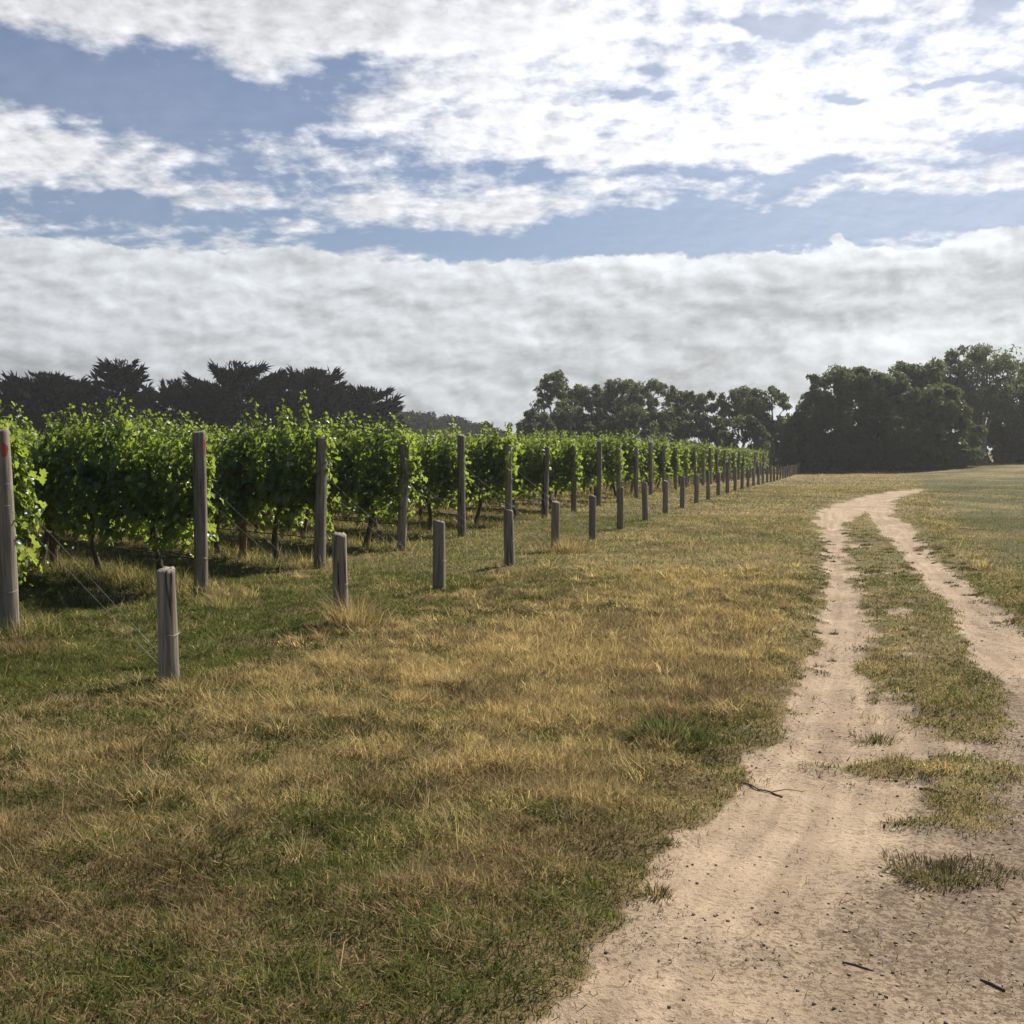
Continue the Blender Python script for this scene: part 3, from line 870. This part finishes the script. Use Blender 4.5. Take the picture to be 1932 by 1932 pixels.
def clump_leaves(C, rad, n_each, L, W, droop, flat=.75, shell=.55):
    Ps, As = [], []
    for c, r in zip(C, rad):
        d = rand_dirs(n_each, .25)
        u = rng.uniform(0, 1, n_each) ** (1 / (1 + 2 * shell))
        p = c + d * (r * u)[:, None] * np.array([1, 1, flat])
        Ps.append(p); As.append(rng.normal(0, .55, (n_each, 3)) + d * .4 + np.array([0, 0, -droop]))
    P, A = np.concatenate(Ps), np.concatenate(As)
    n = len(P)
    return leaf_rhombs(P, A, rng.uniform(.7, 1.3, n) * L, rng.uniform(.7, 1.3, n) * W)

def limb(mb, a, b, r0, r1, sag=.0, n=6):
    a, b = np.array(a, float), np.array(b, float)
    t = np.linspace(0, 1, n)
    pts = a + (b - a) * t[:, None]
    w = np.linalg.norm(b - a)
    pts[:, 2] += sag * w * np.sin(t * math.pi)
    pts[1:-1] += rng.normal(0, .025 * w, (n - 2, 3))
    mb.tube(pts, np.linspace(r0, r1, n), 6)

def eucalypt(px, top, wpx, Y, label, group, nclump=22, per=120, mat=None, bark=None, low=.42, name='gum_tree', leafL=.40, leafW=.15, crad=.17):
    x, gz, H, W = px_tree(px, top, wpx * 1.12, Y)
    nclump = int(nclump * 1.55)
    root = empty(name, (x, Y, gz))
    mb = MB()
    fork = H * rng.uniform(.22, .34)
    lean = rng.normal(0, .04, 2) * H
    mb.tube([[0, 0, -.3], [lean[0] * .3, lean[1] * .3, fork * .5], [lean[0], lean[1], fork]], [H * .028, H * .022, H * .019], 8)
    base = np.array([lean[0], lean[1], fork])
    nl = 5
    ends = []
    for i in range(nl):
        a = i * 6.28 / nl + rng.uniform(-.4, .4)
        e = np.array([math.cos(a) * W * .24, math.sin(a) * W * .24, H * rng.uniform(.55, .74)]) if i else np.array([0, 0, H * .8])
        limb(mb, base, e, H * .014, H * .007, .04)
        ends.append(e)
    ends = np.array(ends)
    C, rad = [], []
    for i in range(nclump):
        for _ in range(60):
            a = rng.uniform(0, 6.28); rr = math.sqrt(rng.uniform(0, 1)); h = rng.uniform(low, 1.)
            prof = math.sin(min(1., max(0., (h - low * .7) / (1.06 - low * .7))) ** .75 * math.pi) ** .55
            c = np.array([math.cos(a) * rr * W * .46 * prof, math.sin(a) * rr * W * .46 * prof, h * H])
            r = rng.uniform(.75, 1.25) * crad * W
            c[2] = min(c[2], H - r * .7)
            if not C or min(np.linalg.norm((c - q)) for q in C) > r * .85: break
        C.append(c); rad.append(r)
    C = np.array(C); C[0] = [rng.normal(0, .08) * W, 0, H - rad[0] * .72]
    for c, r in zip(C, rad):
        e = ends[np.argmin(np.linalg.norm(ends - c, axis=1))]
        limb(mb, e, c, H * .006, H * .002, -.03, 5)
    mb.build('trunk', bark or M_TRUNKP, root, smooth=True)
    subC, subR = [], []
    for c, r in zip(C, rad):
        for _ in range(5):
            subC.append(c + rand_dirs(1, .3)[0] * r * .62); subR.append(r * rng.uniform(.40, .62))
    V, T = clump_leaves(np.array(subC), np.array(subR), per // 4, leafL, leafW, .8)
    mesh_np('crown', V, T=T, mat=mat or M_EUC, parent=root)
    return tag(root, label, 'tree', group)

def bushy(px, top, wpx, Y, label, group, mat=None, name='dense_tree', nclump=60, per=190, cat='tree', base_h=.0, leafL=.38, leafW=.18):
    nclump = int(nclump * 1.3)
    x, gz, H, W = px_tree(px, top, wpx * 1.1, Y)
    root = empty(name, (x, Y, gz))
    mb = MB()
    for i in range(4):
        a = i * 1.6 + rng.uniform(0, 1)
        limb(mb, [math.cos(a) * .25, math.sin(a) * .25, -.2], [math.cos(a) * W * .26, math.sin(a) * W * .26, H * rng.uniform(.5, .8)], H * .022, H * .006, .05)
    mb.build('trunk', M_TRUNK, root, smooth=True)
    C, rad = [], []
    for i in range(nclump):
        h = rng.uniform(base_h + .03, .96) if i % 4 else rng.uniform(.03, .3)
        prof = (1 - abs(h - .42) ** 2.1 * 1.9) if h > .42 else (.9 + .1 * h / .42)
        a = rng.uniform(0, 6.28); rr = rng.uniform(.25, 1.) ** .5
        r = rng.uniform(.7, 1.3) * min(W, H) * .125
        c = np.array([math.cos(a) * rr * max(.05, W * .5 * prof - r * .5), math.sin(a) * rr * max(.05, W * .42 * prof - r * .5), h * H])
        c[2] = min(c[2], H - r * .6)
        C.append(c); rad.append(r)
    C[0] = np.array([0, 0, H - rad[0] * .72])
    subC, subR = [], []
    for c, r in zip(C, rad):
        for _ in range(3):
            subC.append(c + rand_dirs(1, .3)[0] * r * .6); subR.append(r * rng.uniform(.45, .75))
    V, T = clump_leaves(np.array(subC), np.array(subR), per // 2, leafL, leafW, .5, .85)
    mesh_np('crown', V, T=T, mat=mat or M_BUSH, parent=root)
    return tag(root, label, cat, group)

def cypress(px, top, wpx, Y, label, shape='flat', n_br=70):
    x, gz, H, W = px_tree(px, top, wpx * 1.22, Y)
    root = empty('cypress_tree', (x, Y, gz))
    mb = MB()
    mb.tube([[0, 0, -.3], [.1, 0, H * .5], [0, 0, H * .93]], [H * .035, H * .024, H * .006], 8)
    Ps, As, Ls = [], [], []
    for i in range(n_br):
        h = rng.uniform(.25, .97)
        if shape == 'flat': prof = (.80 + .28 * h) if h < .62 else .97 * math.sqrt(max(.02, 1 - ((h - .62) / .38) ** 2)) + .04
        else: prof = .85 * math.sqrt(max(.03, 1 - ((h - .45) / .58) ** 2)) + .05
        a = rng.uniform(0, 6.28)
        Lb = W * .5 * prof * rng.uniform(.68, 1.0)
        d = np.array([math.cos(a), math.sin(a), 0.])
        rise = rng.uniform(.18, .55)
        b0 = np.array([0, 0, max(.1, h * .955 - rise * Lb / H * .8) * H])
        b1 = d * Lb + np.array([0, 0, h * H * .955])
        limb(mb, b0, b1, H * .008, H * .002, -.05, 5)
        m = 120
        t = rng.uniform(.25, 1., m) ** .7
        p = b0 + (b1 - b0) * t[:, None]
        p[:, 2] -= .05 * Lb * np.sin(t * math.pi)
        p = p + rng.normal(0, .055 * W * .5, (m, 3)) * np.array([1, 1, .55]) * (1.3 - t)[:, None] * 2.0
        dirv = d * .75 + np.array([0, 0, .62])
        # a plume of long sprays at the branch end
        pl = 16
        pd = d * .8 + np.array([0, 0, rng.uniform(.1, .7)]) + rng.normal(0, .32, (pl, 3))
        Ps.append(b1 + pd * rng.uniform(.05, .75, pl)[:, None]); As.append(pd); Ls.append(rng.uniform(.8, 1.5, pl))
        Ps.append(p); As.append(dirv + rng.normal(0, .42, (m, 3))); Ls.append(np.full(m, .075 * W) * rng.uniform(.6, 1.35, m))
    # leading tips
    m = 160
    p = np.stack([rng.normal(0, .055 * W, m), rng.normal(0, .055 * W, m), H * rng.uniform(.86, .985, m)], 1)
    Ps.append(p); As.append(np.array([0, 0, 1.]) + rng.normal(0, .4, (m, 3)) + p * np.array([.5, .5, 0])); Ls.append(np.full(m, .06 * W))
    P, A, L = np.concatenate(Ps), np.concatenate(As), np.concatenate(Ls)
    over = P[:, 2] > H * .99; P[over, 2] = H * rng.uniform(.93, .99, int(over.sum()))
    V, T = leaf_rhombs(P, A, np.clip(L, .35, 1.5), np.clip(L, .35, .8) * .30)
    mb.build('trunk', M_DARKBARK, root, smooth=True)
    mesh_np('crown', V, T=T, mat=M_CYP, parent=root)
    return tag(root, label, 'tree', 'dark cypresses behind the vines')

YC = 112
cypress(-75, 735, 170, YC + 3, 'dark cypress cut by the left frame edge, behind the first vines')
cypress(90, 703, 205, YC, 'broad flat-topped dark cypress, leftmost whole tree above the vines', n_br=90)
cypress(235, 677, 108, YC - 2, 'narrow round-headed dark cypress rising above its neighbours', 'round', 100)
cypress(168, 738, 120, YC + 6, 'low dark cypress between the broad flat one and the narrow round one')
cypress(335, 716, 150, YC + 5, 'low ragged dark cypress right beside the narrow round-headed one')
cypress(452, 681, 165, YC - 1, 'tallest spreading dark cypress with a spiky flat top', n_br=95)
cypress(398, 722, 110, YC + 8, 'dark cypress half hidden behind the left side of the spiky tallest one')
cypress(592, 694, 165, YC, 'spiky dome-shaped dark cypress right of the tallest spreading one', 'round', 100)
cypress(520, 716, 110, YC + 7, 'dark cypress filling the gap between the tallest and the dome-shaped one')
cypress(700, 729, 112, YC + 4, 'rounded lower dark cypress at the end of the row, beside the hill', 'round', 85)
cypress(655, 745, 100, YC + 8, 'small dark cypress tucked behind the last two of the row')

GC_ = 'gum trees beyond the vineyard'
cent = [(1040, 706, 92, 106, 'tall wispy gum tree at the open end of the group, with see-through top', 19, .26),
        (1098, 728, 105, 108, 'rounded gum tree beside the wispy tall one', 24, .40),
        (1165, 720, 100, 110, 'gum tree with knobbly round top in the middle of the grove', 22, .40),
        (1225, 720, 105, 107, 'full gum tree with twin bumps right of the grove middle', 22, .42),
        (1283, 742, 76, 111, 'small gum tree where the grove dips', 16, .45),
        (1322, 738, 82, 106, 'slender gum tree with a round head just right of the dip', 14, .45),
        (1392, 733, 96, 107, 'open umbrella-shaped gum tree with sky showing through its limbs', 16, .45),
        (1450, 731, 90, 105, 'gum tree with a leaning round head at the right end of the grove', 15, .42)]
for a, b, c, d, lab, nc, lo in cent:
    eucalypt(a, b, c, d, lab, GC_, nc, 150, low=lo, crad=.165 if nc > 15 else .15)
und = [(1005, 775, 95), (1068, 768, 120), (1140, 766, 120), (1205, 765, 120), (1268, 775, 110), (1330, 782, 110), (1392, 786, 120), (1448, 790, 110), (1490, 795, 90)]
for i, (a, b, c) in enumerate(und):
    bushy(a, b, c, 102 + (i % 3) * 3, 'dark understorey bush, %s from the cypress side beneath the gum grove' % ordinal(i), 'understorey bushes below the gums', name='understorey_bush', cat='bush', nclump=40, per=80)
GR = 'dense trees at the end of the track'
bushy(1512, 782, 90, 95, 'small dark rounded tree at the left foot of the dense clump', GR, nclump=45)
eucalypt(1537, 708, 40, 97, 'thin wispy sapling poking out above the left of the dense clump', GR, 6, 60, low=.6, crad=.2, name='sapling')
bushy(1548, 742, 125, 99, 'mid-height dense tree filling the left side of the clump behind the sapling', GR, nclump=60)
bushy(1592, 699, 165, 97, 'dense dark tree forming the left shoulder of the clump behind the track', GR, nclump=85)
bushy(1668, 712, 130, 95, 'dense tree in the centre of the clump at the end of the track', GR, nclump=70)
bushy(1722, 688, 150, 98, 'taller dense tree peaking in the right half of the clump', GR, nclump=80)
bushy(1758, 735, 165, 92, 'olive green bushy tree bulging forward at the right of the clump', GR, mat=M_EUC, nclump=80)
eucalypt(1787, 665, 72, 103, 'slim gum tree with a bare trunk and tufted head against the sky', GR, 11, 110, low=.62, crad=.19)
eucalypt(1855, 655, 150, 102, 'tallest big gum tree with a broad dark crown near the right edge', GR, 30, 160, low=.35, mat=M_EUC)
eucalypt(1945, 672, 150, 104, 'big gum tree cut by the right frame edge', GR, 28, 150, low=.35)
bushy(1870, 740, 150, 106, 'dark bushy tree below the tallest gum by the right edge', GR, nclump=70)
bushy(1960, 760, 150, 104, 'low dark bushy tree at the right frame edge', GR, nclump=60)
bushy(2090, 700, 220, 105, 'dense bushy tree outside the right end of the clump', GR, nclump=70)

# far wooded rise and two small round trees in front of it
def woodland():
    C, rad = [], []
    for i in range(260):
        Y = rng.uniform(230, 330); px = rng.uniform(560, 950)
        prof = np.interp(px, [560, 740, 800, 850, 890, 930, 950], [758, 768, 775, 782, 793, 806, 812])
        x = (px - HALF) / FPX * Y
        top = EYE + (847 - prof) / FPX * Y
        r = rng.uniform(1.6, 3.0)
        z = top - r * .8 - abs(rng.normal(0, .4)) - rng.uniform(0, 1) ** 2 * max(0., top - 4)
        C.append([x, Y, z]); rad.append(r)
    V, T = clump_leaves(np.array(C), np.array(rad), 130, .8, .45, .2, .9, .8)
    o = mesh_np('woodland', V, T=T, mat=M_FAR)
    tag(o, 'far hazy wood sloping down behind the vines', 'wood', kind='stuff')
woodland()
bushy(918, 797, 34, 185, 'small round far tree at the foot of the wooded slope', 'far round trees', mat=M_FAR, nclump=26, name='far_tree', leafL=.6, leafW=.3)
bushy(962, 800, 26, 185, 'smallest round far tree between the slope and the gum grove', 'far round trees', mat=M_FAR, nclump=22, name='far_tree', leafL=.6, leafW=.3)
bushy(990, 794, 40, 170, 'dark far tree at the near edge of the gum grove', 'far round trees', mat=M_FAR, nclump=26, name='far_tree', leafL=.6, leafW=.3)

# ------------------------------------------------------------------ sky
SUN_AZ, SUN_EL = R(43), R(44)
def make_world():
    w = bpy.data.worlds.new('World'); scene.world = w; w.use_nodes = True
    nt = w.node_tree; nt.nodes.clear(); N = NT(nt)
    tc = N.n('ShaderNodeTexCoord').outputs['Generated']
    sep = N.n('ShaderNodeSeparateXYZ'); N.put(sep.inputs[0], tc)
    X, Y, Z = sep.outputs
    U = N.math('ARCTAN2', X, Y)
    hor = N.math('SQRT', N.math('ADD', N.math('MULTIPLY', X, X), N.math('MULTIPLY', Y, Y)))
    Vv = N.math('DIVIDE', Z, N.math('MAXIMUM', hor, .001))
    den = N.math('ADD', N.math('MAXIMUM', Z, 0.), .20)
    comb = N.n('ShaderNodeCombineXYZ'); N.put(comb.inputs[0], N.math('DIVIDE', X, den)); N.put(comb.inputs[1], N.math('DIVIDE', Y, den)); comb.inputs[2].default_value = 0.
    q = comb.outputs[0]
    uv = N.n('ShaderNodeCombineXYZ'); N.put(uv.inputs[0], U); N.put(uv.inputs[1], Vv); uv = uv.outputs[0]
    def u(px): return math.atan((px - 966) / 2040)
    def v(py): return (847 - py) / 2040
    warp = N.noise(N.mapping(uv, (9, 14, 1)), 1., 4, .55)
    warp2 = N.noise(N.mapping(uv, (9, 14, 1), (3.7, 8.1, 0)), 1., 4, .55)
    Uw = N.math('ADD', U, N.math('MULTIPLY', N.math('SUBTRACT', warp, .5), .13))
    Vw = N.math('ADD', Vv, N.math('MULTIPLY', N.math('SUBTRACT', warp2, .5), .06))
    def gauss(px, py, sx, sy, amp, UU=Uw, VV=Vw):
        a = N.math('DIVIDE', N.math('SUBTRACT', UU, u(px)), sx / 2040)
        b = N.math('DIVIDE', N.math('SUBTRACT', VV, v(py)), sy / 2040)
        r = N.math('ADD', N.math('MULTIPLY', a, a), N.math('MULTIPLY', b, b))
        return N.math('MULTIPLY', N.math('EXPONENT', N.math('MULTIPLY', r, -1.)), amp)
    def add(*t):
        r = t[0]
        for k in t[1:]: r = N.math('ADD', r, k)
        return r
    def mul(a, b): return N.math('MULTIPLY', a, b)
    def cen(a, k, m=.5): return mul(N.math('SUBTRACT', a, m), k)
    # cloud field seen in perspective, and the same field a little nearer the sun for the light on it
    def field(off):
        f2 = N.noise(N.mapping(q, (5.6, 5.6, 1), (2.3 + off[0] * 5.6, .7 + off[1] * 5.6, 0)), 1., 6, .58, .2)
        f3 = N.noise(N.mapping(q, (19, 19, 1), (.3 + off[0] * 19, 4.7 + off[1] * 19, 0)), 1., 4, .60, .1)
        return f2, f3
    f2, f3 = field((0, 0)); g2, g3 = field((.018, .022))
    tex = add(cen(f2, 2.3), cen(f3, 1.35))
    tex_s = add(cen(g2, 2.3), cen(g3, 1.35))
    M = add(.52, N.ramp(N.math('ABSOLUTE', U), .62, .95, 0., -1.7), N.ramp(Vv, .46, .66, 0., -1.5))
    for g in [(110, 195, 300, 66, -1.08), (430, 225, 170, 36, -.70), (120, 432, 420, 26, -.80), (400, 300, 240, 60, -.18), (250, 275, 160, 30, -.3),
              (1560, 446, 640, 31, -1.8), (740, 470, 220, 16, -.8), (1180, 458, 150, 25, -1.0),
              (660, 160, 60, 36, -.60), (1470, 92, 90, 18, -.85), (1870, 105, 46, 18, -.9), (1190, 190, 90, 20, -.65), (1790, 212, 90, 8, -.75), (1330, 150, 140, 20, -.30),
              (1580, 212, 45, 11, -.85), (1215, 150, 50, 16, -.6), (1780, 8, 100, 9, -.9), (1250, 350, 300, 20, -.35), (1640, 350, 330, 14, -.45), (540, 350, 170, 45, -.32), (900, 345, 160, 26, -.3), (700, 230, 200, 60, -.12),
              (250, 70, 330, 70, .55), (560, 60, 300, 110, .45), (90, 360, 120, 60, .60), (1500, 260, 420, 80, .5), (900, 260, 240, 60, .22), (880, 410, 190, 32, .75), (580, 450, 80, 20, .85), (1000, 60, 300, 110, .5)]:
        M = N.math('ADD', gauss(*g), M)
    # the long low bank along the horizon; its puffy top edge stands near V = .176
    puff = N.noise(N.mapping(uv, (20, 26, 1), (1.1, 2.9, 0)), 1., 5, .62)
    puff2 = N.noise(N.mapping(uv, (75, 90, 1)), 1., 3, .6)
    edge = add(.1750, cen(puff, .027), cen(puff2, .010), gauss(1560, 480, 20, 400, .0075, Uw, Vv), gauss(1580, 480, 44, 400, .005, U, Vv), gauss(1930, 480, 110, 400, .012, U, Vv), gauss(100, 480, 300, 400, .002, U, Vv), gauss(560, 480, 90, 400, .008, Uw, Vv), gauss(850, 480, 120, 400, -.004, U, Vv))
    depth = N.math('SUBTRACT', edge, Vv)
    bank = mul(N.ramp(depth, -.0012, .0035), N.ramp(N.math('ABSOLUTE', U), 1.0, 1.7, 1., .25))
    dens = N.math('ADD', M, tex)
    cov = N.ramp(dens, -.06, .92)
    veil = add(gauss(1750, 430, 600, 130, .20, U, Vv), gauss(1600, 130, 620, 170, .38, U, Vv), gauss(150, 300, 500, 220, .12, Uw, Vv))
    cov = N.math('MAXIMUM', N.math('MAXIMUM', cov, veil), bank)
    # light on the clouds
    sunp = add(gauss(1650, 120, 700, 300, .26, U, Vv), gauss(1150, 60, 420, 240, .10, U, Vv), gauss(1500, 250, 560, 170, .10, U, Vv))
    lit = N.math('SUBTRACT', tex, tex_s)
    def puffs(off):
        a = N.noise(N.mapping(uv, (9, 19, 1), (.4 + off[0] * 9, .9 + off[1] * 19, 0)), 1., 6, .55, .3)
        b = N.noise(N.mapping(uv, (30, 44, 1), (5.4 + off[0] * 30, .2 + off[1] * 44, 0)), 1., 4, .55, .2)
        return add(cen(a, 1.0), cen(b, .58))
    pa, pb = puffs((0, 0)), puffs((.006, .006))
    streak = N.noise(N.mapping(uv, (3.2, 44, 1), (2., .3, 0)), 1., 5, .55, .2)
    low = N.noise(N.mapping(uv, (4.5, 9, 1), (7.1, 3.3, 0)), 1., 3, .5)
    Lb = add(.665, N.ramp(pa, -.20, .22, -.075, .085), mul(N.math('SUBTRACT', pa, pb), .80), cen(streak, .36), cen(low, .36))
    Lb = add(Lb, mul(N.ramp(depth, .03, .12), -.06), mul(N.ramp(depth, .0, .022, 1., 0.), .10))
    Lb = add(Lb, gauss(1320, 605, 300, 34, -.16, Uw, Vw), gauss(1200, 715, 260, 22, -.07, Uw, Vw), gauss(1500, 500, 700, 36, .16, U, Vw), gauss(1780, 640, 240, 50, .18, Uw, Vw), gauss(1870, 470, 200, 30, -.10, U, Vw), gauss(100, 640, 260, 70, .03, U, Vw), gauss(80, 720, 300, 50, -.12, U, Vw))
    Lh = add(.75, mul(lit, .42), cen(f2, -.22, .45), sunp)
    Lh = add(Lh, gauss(600, 290, 600, 110, .08, U, Vw), gauss(520, 20, 520, 60, -.13, U, Vw), gauss(1760, 75, 90, 40, -.16, Uw, Vw), gauss(1420, 190, 90, 24, -.10, Uw, Vw))
    L = add(mul(Lb, bank), mul(Lh, N.math('SUBTRACT', 1., bank)))
    L = N.math('MINIMUM', N.math('MAXIMUM', L, .34), 1.12)
    tint = N.mix(bank, (.975, .985, 1.03), (.94, .985, 1.03))
    cl = N.n('ShaderNodeVectorMath', operation='SCALE'); N.put(cl.inputs[0], tint); N.put(cl.inputs['Scale'], mul(L, 20. / 1.40))
    sky = N.n('ShaderNodeTexSky', sky_type='NISHITA'); sky.sun_disc = False; sky.sun_elevation = SUN_EL; sky.sun_rotation = SUN_AZ
    sky.air_density = 1.; sky.dust_density = .6; sky.ozone_density = 1.6
    c = N.mix(cov, N.mix(1., sky.outputs[0], (.96, .96, 1.05), 'MULTIPLY'), cl.outputs[0])
    bg = N.n('ShaderNodeBackground'); N.put(bg.inputs[0], c); bg.inputs[1].default_value = .05
    o = N.n('ShaderNodeOutputWorld'); nt.links.new(bg.outputs[0], o.inputs[0])
make_world()

def make_haze():
    m, nt = new_mat('thin_air'); N = NT(nt)
    v = N.n('ShaderNodeVolumePrincipled'); v.inputs['Color'].default_value = (.93, .96, 1, 1); v.inputs['Density'].default_value = HAZE; v.inputs['Anisotropy'].default_value = .45
    o = N.n('ShaderNodeOutputMaterial'); nt.links.new(v.outputs[0], o.inputs['Volume'])
    x0, x1, y0, y1, z0, z1 = -460., 460., -60., 480., -9., 40.
    V = [(a, b, c) for c in (z0, z1) for b in (y0, y1) for a in (x0, x1)]
    Q = [(0, 2, 3, 1), (4, 5, 7, 6), (0, 1, 5, 4), (2, 6, 7, 3), (0, 4, 6, 2), (1, 3, 7, 5)]
    tag(mesh_np('haze', V, Q=Q, mat=m), kind='stuff')
HAZE = .00042
if HAZE: make_haze()
sun = bpy.data.lights.new('sun', 'SUN'); sun.energy = 5.0; sun.angle = R(.6); sun.color = (1., .91, .77)
so = link(bpy.data.objects.new('sun', sun))
sd_ = Vector((math.sin(SUN_AZ) * math.cos(SUN_EL), math.cos(SUN_AZ) * math.cos(SUN_EL), math.sin(SUN_EL)))
so.rotation_euler = sd_.to_track_quat('Z', 'Y').to_euler(); so.location = (20, 20, 30)

cam = bpy.data.cameras.new('camera'); cam.sensor_width = 36; cam.sensor_height = 36; cam.lens = 36 * FPX / 1932; cam.clip_end = 4000; cam.clip_start = .05
co = link(bpy.data.objects.new('camera', cam)); co.location = (0, 0, EYE); co.rotation_euler = (math.pi / 2 - PITCH, 0, 0)
scene.camera = co

scene.view_settings.view_transform = 'Standard'; scene.view_settings.look = 'None'; scene.view_settings.exposure = .55; scene.view_settings.gamma = 1
scene.render.engine = 'CYCLES'
cy = scene.cycles
cy.use_denoising = True; cy.denoiser = 'OPENIMAGEDENOISE'; cy.denoising_prefilter = 'ACCURATE'; cy.max_bounces = 6; cy.diffuse_bounces = 3; cy.glossy_bounces = 2; cy.transmission_bounces = 4; cy.transparent_max_bounces = 4
cy.sample_clamp_indirect = 6
